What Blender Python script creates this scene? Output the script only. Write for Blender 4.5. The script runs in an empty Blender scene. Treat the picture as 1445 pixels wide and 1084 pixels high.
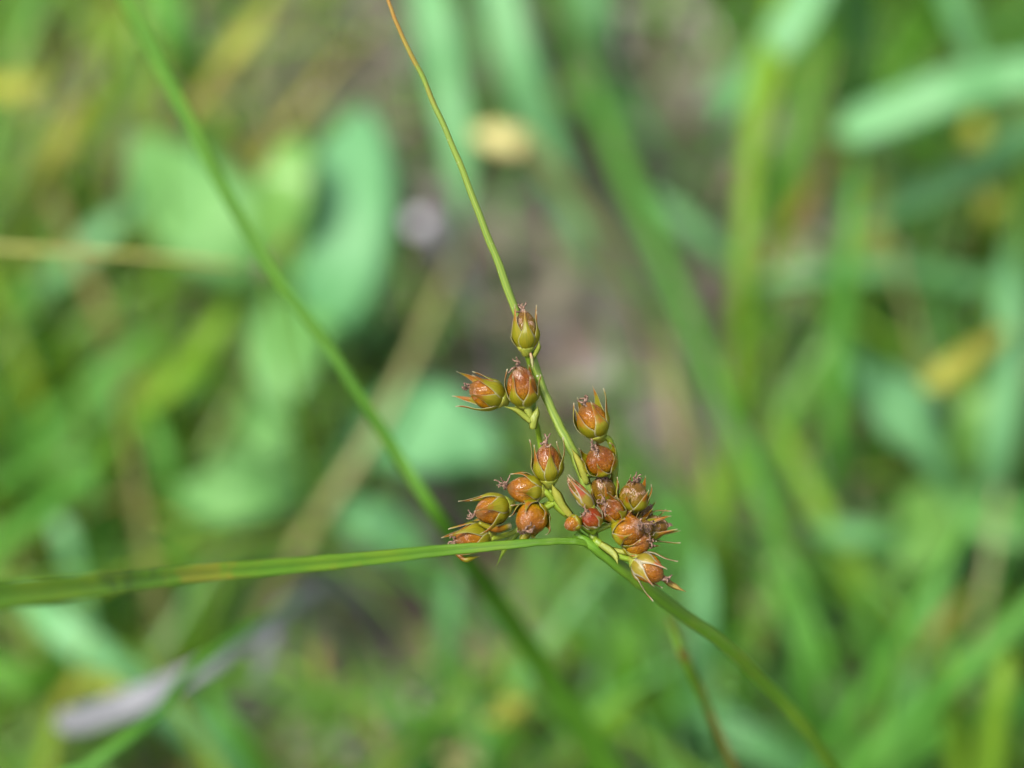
import bpy, math, random
import numpy as np
from mathutils import Vector, Matrix, noise

random.seed(7)
RNG = np.random.RandomState(11)
S = bpy.context.scene
S.unit_settings.system = 'METRIC'
S.unit_settings.scale_length = 0.01          # one unit is one centimetre

# ------------------------------------------------------------------ camera
PITCH = math.radians(50)
FOC = 25.0                                   # focus distance, cm
WID = 10.0                                   # width seen at that distance, cm
F = Vector((0, math.cos(PITCH), -math.sin(PITCH)))
R = Vector((1, 0, 0))
U = R.cross(F)
P0 = Vector((0, 0, 22.0))
C0 = P0 - F * FOC
cam = bpy.data.cameras.new('camera')
co = bpy.data.objects.new('camera', cam)
S.collection.objects.link(co)
co.location = C0
co.rotation_euler = (math.radians(90) - PITCH, 0, 0)
cam.sensor_width = 36
cam.lens = 36 * FOC / WID
cam.clip_start = 0.5
cam.clip_end = 20000
cam.dof.use_dof = True
cam.dof.focus_distance = FOC - 0.05
APERTURE = 0.86                              # entrance pupil, cm
cam.dof.aperture_fstop = cam.lens * 0.001 / APERTURE
S.camera = co

# ------------------------------------------------------------------ light
SUN_EL, SUN_ROT = math.radians(64), math.radians(-122)
w = bpy.data.worlds.new('World'); S.world = w
w.use_nodes = True
nt = w.node_tree; nt.nodes.clear()
wo = nt.nodes.new('ShaderNodeOutputWorld'); bg = nt.nodes.new('ShaderNodeBackground')
sk = nt.nodes.new('ShaderNodeTexSky'); sk.sky_type = 'NISHITA'; sk.sun_disc = False
sk.sun_elevation = SUN_EL; sk.sun_rotation = SUN_ROT
sk.air_density = 1.0; sk.dust_density = 3.0; sk.ozone_density = 1.0
bg.inputs[1].default_value = 0.075
# thin cloud: the blue of the clear sky is partly washed to grey
bw = nt.nodes.new('ShaderNodeRGBToBW'); nt.links.new(sk.outputs[0], bw.inputs[0])
cl = nt.nodes.new('ShaderNodeMix'); cl.data_type = 'RGBA'; cl.inputs[0].default_value = 0.62
nt.links.new(sk.outputs[0], cl.inputs[6]); nt.links.new(bw.outputs[0], cl.inputs[7])
nt.links.new(cl.outputs[2], bg.inputs[0]); nt.links.new(bg.outputs[0], wo.inputs[0])
sl = bpy.data.lights.new('sun', 'SUN'); sl.energy = 1.5; sl.angle = math.radians(12); sl.color = (1, 0.95, 0.87)
so = bpy.data.objects.new('sun', sl); S.collection.objects.link(so)
# Nishita: rotation 0 = sun towards +Y, clockwise
sd = Vector((math.sin(SUN_ROT) * math.cos(SUN_EL), math.cos(SUN_ROT) * math.cos(SUN_EL), math.sin(SUN_EL)))
so.rotation_euler = sd.to_track_quat('Z', 'Y').to_euler(); so.location = sd * 100
S.view_settings.view_transform = 'Standard'; S.view_settings.look = 'None'
S.view_settings.gamma = 1; S.view_settings.use_curve_mapping = False
S.view_settings.exposure = 1.93
S.render.engine = 'CYCLES'
S.cycles.use_denoising = True
S.cycles.max_bounces = 8
S.cycles.sample_clamp_indirect = 4

# ------------------------------------------------------------------ helpers
K = 1445.0
def ray(px, py):
    x = (px - 722.5) / K * WID / FOC; y = -(py - 542.0) / K * WID / FOC
    return F + R * x + U * y
def at(px, py, d):            # point seen at a photo pixel, d cm deep
    return C0 + ray(px, py) * d
def ath(px, py, h):           # the same, h cm above the ground
    v = ray(px, py); return C0 + v * ((h - C0.z) / v.z)
def depth(p): return (p - C0).dot(F)
def pxw(wpx, p): return wpx / K * WID * depth(p) / FOC    # width in cm of so many pixels there

def lin(c):
    return tuple(((v / 255) / 12.92 if v / 255 < 0.04045 else ((v / 255 + 0.055) / 1.055) ** 2.4) for v in c)

def spline(pts, n):
    """Catmull-Rom through pts -> n+1 points (tuples of any length)"""
    P = [np.array(p, float) for p in pts]
    P = [2 * P[0] - P[1]] + P + [2 * P[-1] - P[-2]]
    segs = len(P) - 3; out = []
    for i in range(n + 1):
        t = i / n * segs; k = min(int(t), segs - 1); t -= k
        a, b, c, d = P[k:k + 4]
        out.append(0.5 * ((2 * b) + (-a + c) * t + (2 * a - 5 * b + 4 * c - d) * t * t + (-a + 3 * b - 3 * c + d) * t ** 3))
    return out

class MB:
    def __init__(s): s.v = []; s.f = []; s.uv = []; s.col = []; s.c = None
    def face(s, idx, uvs):
        s.f.append(idx); s.uv += uvs
        if s.c is not None: s.col += [s.c] * len(idx)
    def build(s, name, m, parent=None, origin=(0, 0, 0), smooth=True):
        o3 = Vector(origin)
        me = bpy.data.meshes.new(name)
        me.from_pydata([(p[0] - o3.x, p[1] - o3.y, p[2] - o3.z) for p in s.v], [], s.f)
        ul = me.uv_layers.new(name='UVMap')
        ul.data.foreach_set('uv', np.array(s.uv, dtype=np.float32).ravel())
        if s.col:
            ca = me.color_attributes.new('tint', 'FLOAT_COLOR', 'CORNER')
            ca.data.foreach_set('color', np.array([(c[0], c[1], c[2], 1) for c in s.col], dtype=np.float32).ravel())
        if smooth: me.polygons.foreach_set('use_smooth', [True] * len(me.polygons))
        me.materials.append(m); me.update()
        o = bpy.data.objects.new(name, me); S.collection.objects.link(o)
        if parent is not None: o.parent = parent
        else: o.location = o3
        return o
    # closed flat blade: pts, widths, thickness, fold, facing normal function
    def blade(s, P, W, thick, fold, N, twist=0.0, across=(-1, -.5, 0, .5, 1), curl=0.0):
        n = len(P); rings = []
        m = len(across)
        for i in range(n):
            a = P[max(i - 1, 0)]; b = P[min(i + 1, n - 1)]
            T = (b - a).normalized()
            nn = N(i / (n - 1)) if callable(N) else N
            sd = T.cross(nn)
            if sd.length < 1e-4: sd = T.cross(Vector((0.3, 0.2, 1)))
            sd.normalize(); up = sd.cross(T).normalized()
            if twist:
                q = Matrix.Rotation(twist * i / (n - 1), 3, T); sd = q @ sd; up = q @ up
            h = W[i] / 2; ring = []
            for x in across:
                y = fold * abs(x) * h + thick * (1 - x * x) * 0.5 + curl * x * x * h
                ring.append(P[i] + sd * (x * h) + up * y)
            for x in reversed(across[1:-1]):
                y = fold * abs(x) * h - thick * (1 - x * x) * 0.5 + curl * x * x * h
                ring.append(P[i] + sd * (x * h) + up * y)
            k = len(s.v); s.v += [tuple(p) for p in ring]; rings.append(k)
        rn = 2 * m - 2
        us = [(x + 1) / 2 for x in across] + [(x + 1) / 2 for x in reversed(across[1:-1])]
        for i in range(n - 1):
            for j in range(rn):
                j2 = (j + 1) % rn
                s.face((rings[i] + j, rings[i] + j2, rings[i + 1] + j2, rings[i + 1] + j),
                       [(us[j], i / (n - 1)), (us[j2], i / (n - 1)), (us[j2], (i + 1) / (n - 1)), (us[j], (i + 1) / (n - 1))])
        for e in (0, n - 1):
            idx = list(range(rings[e], rings[e] + rn))
            if e == 0: idx.reverse()
            s.face(tuple(idx), [(0.5, e / (n - 1))] * rn)
    def tube(s, P, Rr, sides=8, rib=0.0, ribs=4, flat=1.0, N=None):
        n = len(P); rings = []
        prev = None
        for i in range(n):
            T = (P[min(i + 1, n - 1)] - P[max(i - 1, 0)]).normalized()
            if prev is None:
                a = (N or Vector((0.31, 0.2, 0.93)))
                a = (a - T * a.dot(T)).normalized()
            else:
                a = (prev - T * prev.dot(T)).normalized()
            prev = a; b = T.cross(a)
            rings.append(len(s.v))
            for j in range(sides):
                t = 2 * math.pi * j / sides
                r = Rr[i] * (1 + rib * math.cos(ribs * t))
                s.v.append(tuple(P[i] + a * (math.cos(t) * r * flat) + b * (math.sin(t) * r)))
        for i in range(n - 1):
            for j in range(sides):
                j2 = (j + 1) % sides
                s.face((rings[i] + j, rings[i] + j2, rings[i + 1] + j2, rings[i + 1] + j),
                       [(j / sides, i / (n - 1)), ((j + 1) / sides, i / (n - 1)), ((j + 1) / sides, (i + 1) / (n - 1)), (j / sides, (i + 1) / (n - 1))])
        for e in (0, n - 1):
            idx = list(range(rings[e], rings[e] + sides))
            if e == 0: idx.reverse()
            s.face(tuple(idx), [(0.5, e / (n - 1))] * sides)

def tag(o, label=None, cat=None, group=None, kind=None):
    if label: o['label'] = label
    if cat: o['category'] = cat
    if group: o['group'] = group
    if kind: o['kind'] = kind
    return o
def empty(name, loc):
    o = bpy.data.objects.new(name, None); S.collection.objects.link(o); o.location = loc
    o.empty_display_size = 0.5
    return o

# ------------------------------------------------------------------ materials
def new_mat(name):
    m = bpy.data.materials.new(name); m.use_nodes = True
    t = m.node_tree; t.nodes.clear()
    return m, t, t.nodes.new('ShaderNodeOutputMaterial')
def N_(t, typ, **kw):
    n = t.nodes.new(typ)
    for k, v in kw.items(): setattr(n, k, v)
    return n
def ramp(t, stops, fac=None, interp='LINEAR'):
    n = t.nodes.new('ShaderNodeValToRGB'); cr = n.color_ramp; cr.interpolation = interp
    while len(cr.elements) < len(stops): cr.elements.new(0.5)
    for e, (p, c) in zip(cr.elements, stops):
        e.position = p; e.color = (c[0], c[1], c[2], 1) if not isinstance(c, (int, float)) else (c, c, c, 1)
    if fac is not None: t.links.new(fac, n.inputs[0])
    return n.outputs[0]
def mix(t, fac, a, b, mode='MIX'):
    n = t.nodes.new('ShaderNodeMix'); n.data_type = 'RGBA'; n.blend_type = mode
    for sock, v in ((n.inputs[0], fac), (n.inputs[6], a), (n.inputs[7], b)):
        if hasattr(v, 'is_output'): t.links.new(v, sock)
        elif isinstance(v, (int, float)): sock.default_value = v
        else: sock.default_value = (v[0], v[1], v[2], 1)
    return n.outputs[2]
def math_(t, op, a, b=0.0, clamp=False):
    n = t.nodes.new('ShaderNodeMath'); n.operation = op; n.use_clamp = clamp
    for sock, v in ((n.inputs[0], a), (n.inputs[1], b)):
        if hasattr(v, 'is_output'): t.links.new(v, sock)
        else: sock.default_value = v
    return n.outputs[0]
def noise_(t, scale, detail=3, vec=None, rough=0.55, dist=0.0):
    n = t.nodes.new('ShaderNodeTexNoise'); n.inputs['Scale'].default_value = scale
    n.inputs['Detail'].default_value = detail; n.inputs['Roughness'].default_value = rough
    n.inputs['Distortion'].default_value = dist
    if vec is not None: t.links.new(vec, n.inputs['Vector'])
    return n.outputs['Fac']
def scaled(t, vec, s3):
    n = t.nodes.new('ShaderNodeMapping'); n.inputs['Scale'].default_value = s3
    t.links.new(vec, n.inputs['Vector']); return n.outputs[0]
def finish(t, out, col, rough, trans=0.0, tcol=None, bump=None, bstr=0.3, bdist=0.01, spec=0.5, sss=0.0, sheen=0, alpha=None, sscale=0.05, coat=0.0):
    p = t.nodes.new('ShaderNodeBsdfPrincipled')
    if hasattr(col, 'is_output'): t.links.new(col, p.inputs['Base Color'])
    else: p.inputs['Base Color'].default_value = (*col, 1)
    if hasattr(rough, 'is_output'): t.links.new(rough, p.inputs['Roughness'])
    else: p.inputs['Roughness'].default_value = rough
    p.inputs['Specular IOR Level'].default_value = spec
    p.inputs['Coat Weight'].default_value = coat; p.inputs['Coat Roughness'].default_value = 0.07
    if sss:
        p.inputs['Subsurface Weight'].default_value = sss
        p.inputs['Subsurface Radius'].default_value = (1.0, 0.55, 0.08)
        p.inputs['Subsurface Scale'].default_value = sscale
    sh = p.outputs[0]
    nrm = None
    if bump is not None:
        b = t.nodes.new('ShaderNodeBump'); b.inputs['Strength'].default_value = bstr; b.inputs['Distance'].default_value = bdist
        t.links.new(bump, b.inputs['Height']); t.links.new(b.outputs[0], p.inputs['Normal']); nrm = b.outputs[0]
        if coat:
            b2 = t.nodes.new('ShaderNodeBump'); b2.inputs['Strength'].default_value = bstr * 0.3; b2.inputs['Distance'].default_value = bdist * 0.5
            t.links.new(bump, b2.inputs['Height']); t.links.new(b2.outputs[0], p.inputs['Coat Normal'])
    if trans:
        tr = t.nodes.new('ShaderNodeBsdfTranslucent')
        c = tcol if tcol is not None else col
        if hasattr(c, 'is_output'): t.links.new(c, tr.inputs[0])
        else: tr.inputs[0].default_value = (*c, 1)
        mx = t.nodes.new('ShaderNodeMixShader')
        if hasattr(trans, 'is_output'): t.links.new(trans, mx.inputs[0])
        else: mx.inputs[0].default_value = trans
        t.links.new(sh, mx.inputs[1]); t.links.new(tr.outputs[0], mx.inputs[2]); sh = mx.outputs[0]
    if alpha is not None:
        tp = t.nodes.new('ShaderNodeBsdfTransparent'); mx = t.nodes.new('ShaderNodeMixShader')
        t.links.new(alpha, mx.inputs[0]); t.links.new(tp.outputs[0], mx.inputs[1]); t.links.new(sh, mx.inputs[2]); sh = mx.outputs[0]
    t.links.new(sh, out.inputs[0])

def uvsplit(t):
    uv = N_(t, 'ShaderNodeUVMap'); sp = N_(t, 'ShaderNodeSeparateXYZ'); t.links.new(uv.outputs[0], sp.inputs[0])
    return uv.outputs[0], sp.outputs[0], sp.outputs[1]

def leaf_mat(name, c1, c2, rough=0.58, trans=0.35, veins=14, spec=0.35, blotch=None):
    """grass blade: parallel veins across u, mottled colour from c1 to c2, optional (colour, amount) blotches"""
    m, t, out = new_mat(name)
    uv, u, v = uvsplit(t)
    geo = N_(t, 'ShaderNodeNewGeometry')
    n1 = noise_(t, 0.9, 3, geo.outputs['Position'])
    col = ramp(t, [(0.3, c1), (0.7, c2)], n1)
    if veins:
        st = noise_(t, 1.0, 2, scaled(t, uv, (veins * 2.5, 1.2, 1)))
        col = mix(t, math_(t, 'MULTIPLY', math_(t, 'SUBTRACT', st, 0.45, True), 1.6, True), col, tuple(min(1, x * 1.9 + 0.01) for x in c2))
        mid = math_(t, 'SUBTRACT', 1.0, math_(t, 'MULTIPLY', math_(t, 'ABSOLUTE', math_(t, 'SUBTRACT', u, 0.5)), 14), True)
        col = mix(t, math_(t, 'MULTIPLY', mid, 0.35), col, tuple(min(1, x * 2.2 + 0.02) for x in c2))
        bump = st
    else:
        bump = noise_(t, 6, 3, geo.outputs['Position'])
    if blotch:
        nb = noise_(t, 0.7, 4, geo.outputs['Position'], 0.6)
        col = mix(t, ramp(t, [(0.62 - 0.25 * blotch[1], 0.0), (0.72 - 0.25 * blotch[1], 1.0)], nb), col, blotch[0])
    tc = mix(t, 0.5, col, tuple(x for x in (c2[0] * 1.6, c2[1] * 1.5, c2[2] * 0.5)))
    finish(t, out, col, rough, trans, tc, bump, 0.35, 0.02, spec)
    return m

G = {
 'green':  leaf_mat('grass_green', (0.05, 0.19, 0.016), (0.085, 0.26, 0.028)),
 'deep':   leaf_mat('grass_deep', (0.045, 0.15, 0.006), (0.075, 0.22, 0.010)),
 'darkleaf': leaf_mat('long_leaf_green', (0.045, 0.145, 0.006), (0.08, 0.22, 0.012)),
 'blue':   leaf_mat('grass_bluish', (0.07, 0.20, 0.06), (0.10, 0.27, 0.09), rough=0.5, trans=0.25, spec=0.35),
 'mint':   leaf_mat('grass_mint', (0.11, 0.29, 0.10), (0.15, 0.36, 0.15), rough=0.5, trans=0.3, spec=0.35),
 'lime':   leaf_mat('grass_lime', (0.12, 0.25, 0.012), (0.17, 0.31, 0.02)),
 'yellow': leaf_mat('grass_yellow', (0.24, 0.27, 0.02), (0.32, 0.31, 0.05), blotch=((0.20, 0.26, 0.03), 0.5)),
 'cream':  leaf_mat('petal_cream', (0.46, 0.43, 0.16), (0.56, 0.50, 0.22)),
 'straw':  leaf_mat('dry_straw', (0.18, 0.18, 0.06), (0.24, 0.23, 0.09), trans=0.15),
 'rust':   leaf_mat('grass_rust', (0.20, 0.11, 0.02), (0.24, 0.17, 0.03), blotch=((0.12, 0.20, 0.03), 0.6), trans=0.2),
 'tan':    leaf_mat('tan_stalk', (0.30, 0.24, 0.09), (0.30, 0.32, 0.08), trans=0.15),
 'grey':   leaf_mat('dead_grey', (0.10, 0.105, 0.115), (0.21, 0.215, 0.23), trans=0.1, rough=0.5),
 'brown':  leaf_mat('dead_brown', (0.10, 0.07, 0.05), (0.20, 0.15, 0.11), trans=0.1, rough=0.6),
 'white':  leaf_mat('petal_white', (0.55, 0.52, 0.60), (0.62, 0.60, 0.66), trans=0.2),
}

def tint_mat(name, rough, trans):
    m, t, out = new_mat(name)
    a = N_(t, 'ShaderNodeVertexColor'); a.layer_name = 'tint'
    uv, u, v = uvsplit(t)
    st = noise_(t, 1.0, 2, scaled(t, uv, (20, 3, 1)))
    col = mix(t, math_(t, 'MULTIPLY', st, 0.5), a.outputs[0], (0.5, 0.5, 0.5), 'OVERLAY')
    finish(t, out, col, rough, trans, None, st, 0.3, 0.02)
    return m
M_TUFT = tint_mat('low_grass', 0.42, 0.3)
M_LITTER = tint_mat('litter', 0.75, 0.05)

# broad leaf with pinnate veins
def broad_mat(name, c1, c2, rough=0.6):
    m, t, out = new_mat(name)
    uv, u, v = uvsplit(t)
    au = math_(t, 'ABSOLUTE', math_(t, 'SUBTRACT', u, 0.5))
    w_ = math_(t, 'FRACT', math_(t, 'MULTIPLY', math_(t, 'SUBTRACT', v, math_(t, 'MULTIPLY', au, 0.5)), 9))
    vein = math_(t, 'SUBTRACT', 1.0, math_(t, 'MULTIPLY', math_(t, 'ABSOLUTE', math_(t, 'SUBTRACT', w_, 0.5)), 9), True)
    mid = math_(t, 'SUBTRACT', 1.0, math_(t, 'MULTIPLY', au, 26), True)
    vv = math_(t, 'MAXIMUM', vein, mid)
    geo = N_(t, 'ShaderNodeNewGeometry')
    col = ramp(t, [(0.3, c1), (0.7, c2)], noise_(t, 1.4, 3, geo.outputs['Position']))
    col = mix(t, math_(t, 'MULTIPLY', vv, 0.4), col, (c2[0] * 2, c2[1] * 1.6, c2[2] * 2))
    h = math_(t, 'SUBTRACT', noise_(t, 5, 3, geo.outputs['Position']), math_(t, 'MULTIPLY', vv, 0.8))
    finish(t, out, col, rough, 0.25, (c2[0] * 1.4, c2[1] * 1.5, c2[2] * 0.6), h, 0.5, 0.04, 0.6)
    return m
B_BLUE = broad_mat('broadleaf_bluish', (0.10, 0.30, 0.10), (0.13, 0.35, 0.14))
B_GREEN = broad_mat('broadleaf_green', (0.10, 0.28, 0.055), (0.14, 0.34, 0.09))
B_LIME = broad_mat("broadleaf_lime", (0.13, 0.31, 0.05), (0.17, 0.36, 0.08), 0.4)

# soil
def soil_mat():
    m, t, out = new_mat('soil')
    geo = N_(t, 'ShaderNodeNewGeometry'); p = geo.outputs['Position']
    a = noise_(t, 0.35, 6, p, 0.65); b = noise_(t, 1.6, 6, p, 0.7)
    c = ramp(t, [(0.28, (0.07, 0.055, 0.045)), (0.44, (0.17, 0.14, 0.125)), (0.60, (0.25, 0.21, 0.20)), (0.75, (0.33, 0.285, 0.275))], b)
    c = mix(t, ramp(t, [(0.4, 0.0), (0.62, 0.7)], a), c, (0.085, 0.10, 0.04))
    finish(t, out, c, 0.85, bump=b, bstr=1.0, bdist=0.4, spec=0.3)
    return m

# ------------------------------------------------------------------ ground
def ground():
    # fine sheet near the plants, coarse skirt to the horizon, one mesh
    xs = sorted(set([-9000, -3000, -1000, -300, -120] + list(np.linspace(-60, 60, 121)) + [120, 300, 1000, 3000, 9000]))
    ys = sorted(set([-9000, -3000, -1000, -300, -120] + list(np.linspace(-60, 80, 141)) + [120, 300, 1000, 3000, 9000]))
    mb = MB(); nx = len(xs)
    for y in ys:
        for x in xs:
            near = max(0, 1 - (abs(x) + abs(y)) / 160)
            z = near * (0.55 * noise.noise(Vector((x * 0.17, y * 0.17, 1))) + 0.25 * noise.noise(Vector((x * 0.6, y * 0.6, 5)))) - 0.35
            mb.v.append((x, y, z))
    for j in range(len(ys) - 1):
        for i in range(nx - 1):
            a = j * nx + i
            mb.face((a, a + 1, a + nx + 1, a + nx), [(xs[i] / 10, ys[j] / 10), (xs[i + 1] / 10, ys[j] / 10), (xs[i + 1] / 10, ys[j + 1] / 10), (xs[i] / 10, ys[j + 1] / 10)])
    o = mb.build('ground', soil_mat()); o['kind'] = 'structure'
ground()

# ------------------------------------------------------------------ low growth and litter
# bare patches of the photograph, found again on the ground: (px, py, rx, ry)
BARE = [(130, 210, 90, 90), (450, 90, 130, 120), (560, 60, 60, 60), (890, 120, 70, 110), (960, 250, 90, 90), (760, 380, 120, 90),
        (900, 420, 70, 130), (940, 560, 90, 130), (850, 600, 110, 110), (700, 600, 60, 90), (560, 860, 120, 110), (420, 1000, 90, 110),
        (480, 900, 90, 110), (560, 300, 50, 80), (1140, 620, 60, 70), (1150, 340, 50, 70), (310, 230, 40, 60), (300, 560, 60, 40), (1020, 330, 60, 80),
        (1160, 760, 40, 90), (800, 480, 120, 80), (220, 620, 50, 40), (1090, 440, 50, 90)]
def bare(x, y):
    p = Vector((x, y, 0)); d = p - C0; k = d.dot(F)
    px = 722.5 + d.dot(R) / k * FOC / WID * K; py = 542 - d.dot(U) / k * FOC / WID * K
    b = 0
    for cx, cy, rx, ry in BARE:
        q = ((px - cx) / rx) ** 2 + ((py - cy) / ry) ** 2
        b = max(b, math.exp(-q * 0.48))
    return b

GREENS = [(0.07, 0.20, 0.012), (0.09, 0.25, 0.02), (0.07, 0.22, 0.04), (0.045, 0.15, 0.006), (0.14, 0.26, 0.02), (0.09, 0.25, 0.06), (0.06, 0.17, 0.006)]
def open_blade(mb, base, az, lean, L, wd, col, n=5):
    """two-faced V ribbon for uncountable low grass"""
    mb.c = col
    d = Vector((math.cos(az), math.sin(az), 0)); sd = Vector((-math.sin(az), math.cos(az), 0))
    p = Vector(base); ang = math.radians(88 - lean * 0.3); k0 = len(mb.v)
    st = L / n
    for i in range(n + 1):
        t = i / n
        h = wd / 2 * (1 - t ** 2.2) * (0.6 + 0.8 * min(1, t * 3)) + 0.004
        up = Vector((-d.x * math.sin(ang), -d.y * math.sin(ang), math.cos(ang)))
        mb.v += [tuple(p - sd * h + up * h * 0.35), tuple(p), tuple(p + sd * h + up * h * 0.35)]
        p = p + (d * math.cos(ang) + Vector((0, 0, math.sin(ang)))) * st
        ang -= math.radians(lean) / n * 1.6
        if p.z < 0.1: p.z = 0.1
    for i in range(n):
        a = k0 + i * 3
        for j in (0, 1):
            mb.face((a + j, a + j + 1, a + j + 4, a + j + 3), [(j / 2, i / n), ((j + 1) / 2, i / n), ((j + 1) / 2, (i + 1) / n), (j / 2, (i + 1) / n)])

def low_growth():
    mb = MB(); cnt = 0
    while cnt < 8200:
        x = random.uniform(-34, 34); y = random.uniform(-22, 52)
        core = abs(x) < 17 and 2 < y < 38
        if not core and random.random() < 0.45: continue
        b = bare(x, y)
        if random.random() < b * 1.6: continue
        g = noise.noise(Vector((x * 0.25, y * 0.25, 9)))
        if g < -0.25 and random.random() < 0.7: continue
        c = GREENS[int((g + 0.5) * 5 + random.random() * 3) % len(GREENS)]
        if random.random() < 0.05: c = random.choice([(0.20, 0.22, 0.04), (0.18, 0.18, 0.08), (0.15, 0.14, 0.06)])
        f = random.uniform(1.0, 1.4); c = tuple(v * f for v in c)
        if x < -3: c = (c[0] * 1.3, c[1] * 1.03, c[2] * 0.8)
        L = random.uniform(2.5, 9.5) * (1 - 0.5 * b)
        open_blade(mb, (x, y, -0.3), random.uniform(0, 2 * math.pi), random.uniform(15, 100), L, random.uniform(0.08, 0.32), c)
        cnt += 1
    # taller thin blades that cross above the turf, denser at the left and the lower right
    for i in range(420):
        if random.random() < 0.5: x, y = random.uniform(-16, -3), random.uniform(2, 36)
        else: x, y = random.uniform(1.5, 17), random.uniform(0, 34)
        if random.random() < bare(x, y): continue
        f = random.uniform(0.9, 1.4); c = tuple(v * f for v in random.choice(GREENS))
        if x < -3: c = (c[0] * 1.35, c[1] * 1.05, c[2] * 0.8)
        if random.random() < 0.08: c = (0.26, 0.25, 0.09)
        open_blade(mb, (x, y, -0.3), random.uniform(0, 2 * math.pi), random.uniform(10, 70), random.uniform(7, 12.5), random.uniform(0.09, 0.24), c, 9)
    o = mb.build('grass', M_TUFT); tag(o, 'low green grass growing all over the ground behind the rush', 'grass', kind='stuff')
    # small round-leaved herbs
    mb = MB()
    for i in range(420):
        x = random.uniform(-24, 24); y = random.uniform(-8, 44)
        if random.random() < bare(x, y) * 1.1: continue
        f = random.uniform(0.7, 1.15); g = random.choice(GREENS); mb.c = tuple(v * f for v in g)
        z = random.uniform(0.1, 1.8); r = random.uniform(0.15, 0.42); az = random.uniform(0, 6.28)
        nrm = Vector((random.gauss(0, .35), random.gauss(0, .35), 1)).normalized()
        a = nrm.orthogonal().normalized(); a = Matrix.Rotation(az, 3, nrm) @ a; bb = nrm.cross(a)
        k = len(mb.v); mb.v.append(tuple(Vector((x, y, z))))
        for j in range(8):
            t = j / 8 * 2 * math.pi; q = 1 + 0.3 * math.cos(t)
            mb.v.append(tuple(Vector((x, y, z)) + (a * math.cos(t) * r * q * 1.2 + bb * math.sin(t) * r * 0.8) + nrm * (0.15 * r + 0.06 * r * math.cos(2 * t))))
        for j in range(8):
            mb.face((k, k + 1 + j, k + 1 + (j + 1) % 8), [(0.5, 0.5), (0.9, j / 8), (0.9, (j + 1) / 8)])
        # stalk
        s0 = Vector((x, y, z)); s1 = Vector((x + random.uniform(-.3, .3), y + random.uniform(-.3, .3), -0.35))
        k = len(mb.v); e = Vector((0.02, 0, 0)); e2 = Vector((0, 0.02, 0))
        mb.v += [tuple(s0 - e), tuple(s0 + e), tuple(s0 + e2), tuple(s1 - e), tuple(s1 + e), tuple(s1 + e2)]
        for q in ((0, 1, 4, 3), (1, 2, 5, 4), (2, 0, 3, 5)): mb.face(tuple(k + c for c in q), [(0, 0), (1, 0), (1, 1), (0, 1)])
    o = mb.build('ground_cover', M_TUFT); tag(o, 'small leafy herbs low between the grass', 'herbs', kind='stuff')
    # litter: curled flakes and broken straws
    mb = MB()
    LC = [(0.20, 0.155, 0.14), (0.27, 0.22, 0.20), (0.33, 0.28, 0.27), (0.16, 0.12, 0.10), (0.24, 0.17, 0.11), (0.10, 0.075, 0.06), (0.30, 0.27, 0.19)]
    for i in range(3600):
        x = random.uniform(-32, 32); y = random.uniform(-20, 50)
        f = random.uniform(0.7, 1.15); mb.c = tuple(v * f for v in random.choice(LC))
        z = random.uniform(-0.1, 0.5); az = random.uniform(0, 6.28); tl = random.gauss(0, 0.35)
        L = random.uniform(0.4, 2.6); wd = random.uniform(0.15, 0.9) if random.random() < 0.6 else 0.1
        d = Vector((math.cos(az) * math.cos(tl), math.sin(az) * math.cos(tl), math.sin(tl))); sd = Vector((-math.sin(az), math.cos(az), random.gauss(0, .3))).normalized()
        up = d.cross(sd); k = len(mb.v); cu = random.uniform(-.5, .5)
        for a in range(4):
            t = a / 3; h = wd / 2 * (0.35 + math.sin(t * 2.6 + 0.3))
            c = Vector((x, y, z)) + d * (t - .5) * L + up * cu * L * (t - .5) ** 2
            mb.v += [tuple(c - sd * h + up * h * .4), tuple(c), tuple(c + sd * h + up * h * .4)]
        for a in range(3):
            for j in (0, 1):
                q = k + a * 3 + j
                mb.face((q, q + 1, q + 4, q + 3), [(j / 2, a / 3), ((j + 1) / 2, a / 3), ((j + 1) / 2, (a + 1) / 3), (j / 2, (a + 1) / 3)])
    o = mb.build('leaf_litter', M_LITTER); tag(o, 'brown and grey dead leaf bits and straw lying on the soil', 'leaf litter', kind='stuff')
low_growth()

# ------------------------------------------------------------------ single blades of the background
def grass_blade(name, cat, label, pts, mat, group=None, thick=0.03, fold=0.25, taper=(0.15, 1.0), face=None, twist=0.0, root=None, rootw=0.5, n=26, wscale=0.8):
    """pts: (px, py, height cm, width px) from tip to base; the base is led on to the soil"""
    P = []
    for px, py, h, wpx in pts:
        p = ath(px, py, h); P.append((p.x, p.y, p.z, pxw(wpx, p) * wscale))
    last = Vector(P[-1][:3]); prev = Vector(P[-2][:3])
    if root != 'none' and last.z > 0.0:
        d = last - prev; d.z = 0
        d = d.normalized() * min(last.z * 0.35, 3.5) if d.length > 1e-3 else Vector((0, 0, 0))
        wl = P[-1][3]
        P.append((last.x + d.x * 0.7, last.y + d.y * 0.7, last.z * 0.5 - 0.2, wl * (rootw + 1) / 2))
        P.append((last.x + d.x, last.y + d.y, -0.6, wl * rootw))
    Q = spline(P, n)
    pts3 = [Vector(q[:3]) for q in Q]; W = [max(q[3], 0.01) for q in Q]
    for i in range(len(W)):               # pointed tip
        t = i / n / taper[0] if taper[0] else 1
        if t < 1: W[i] *= max(0.06, math.sin(t * math.pi / 2) ** 0.8)
    nn = face or Vector((0.0, -0.45, 0.9)) + Vector((random.gauss(0, .2), random.gauss(0, .2), 0))
    mb = MB(); mb.blade(pts3, W, thick, fold, nn, twist)
    root_p = pts3[-1]
    o = mb.build(name, mat, origin=root_p)
    tag(o, label, cat, group)
    return o

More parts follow.
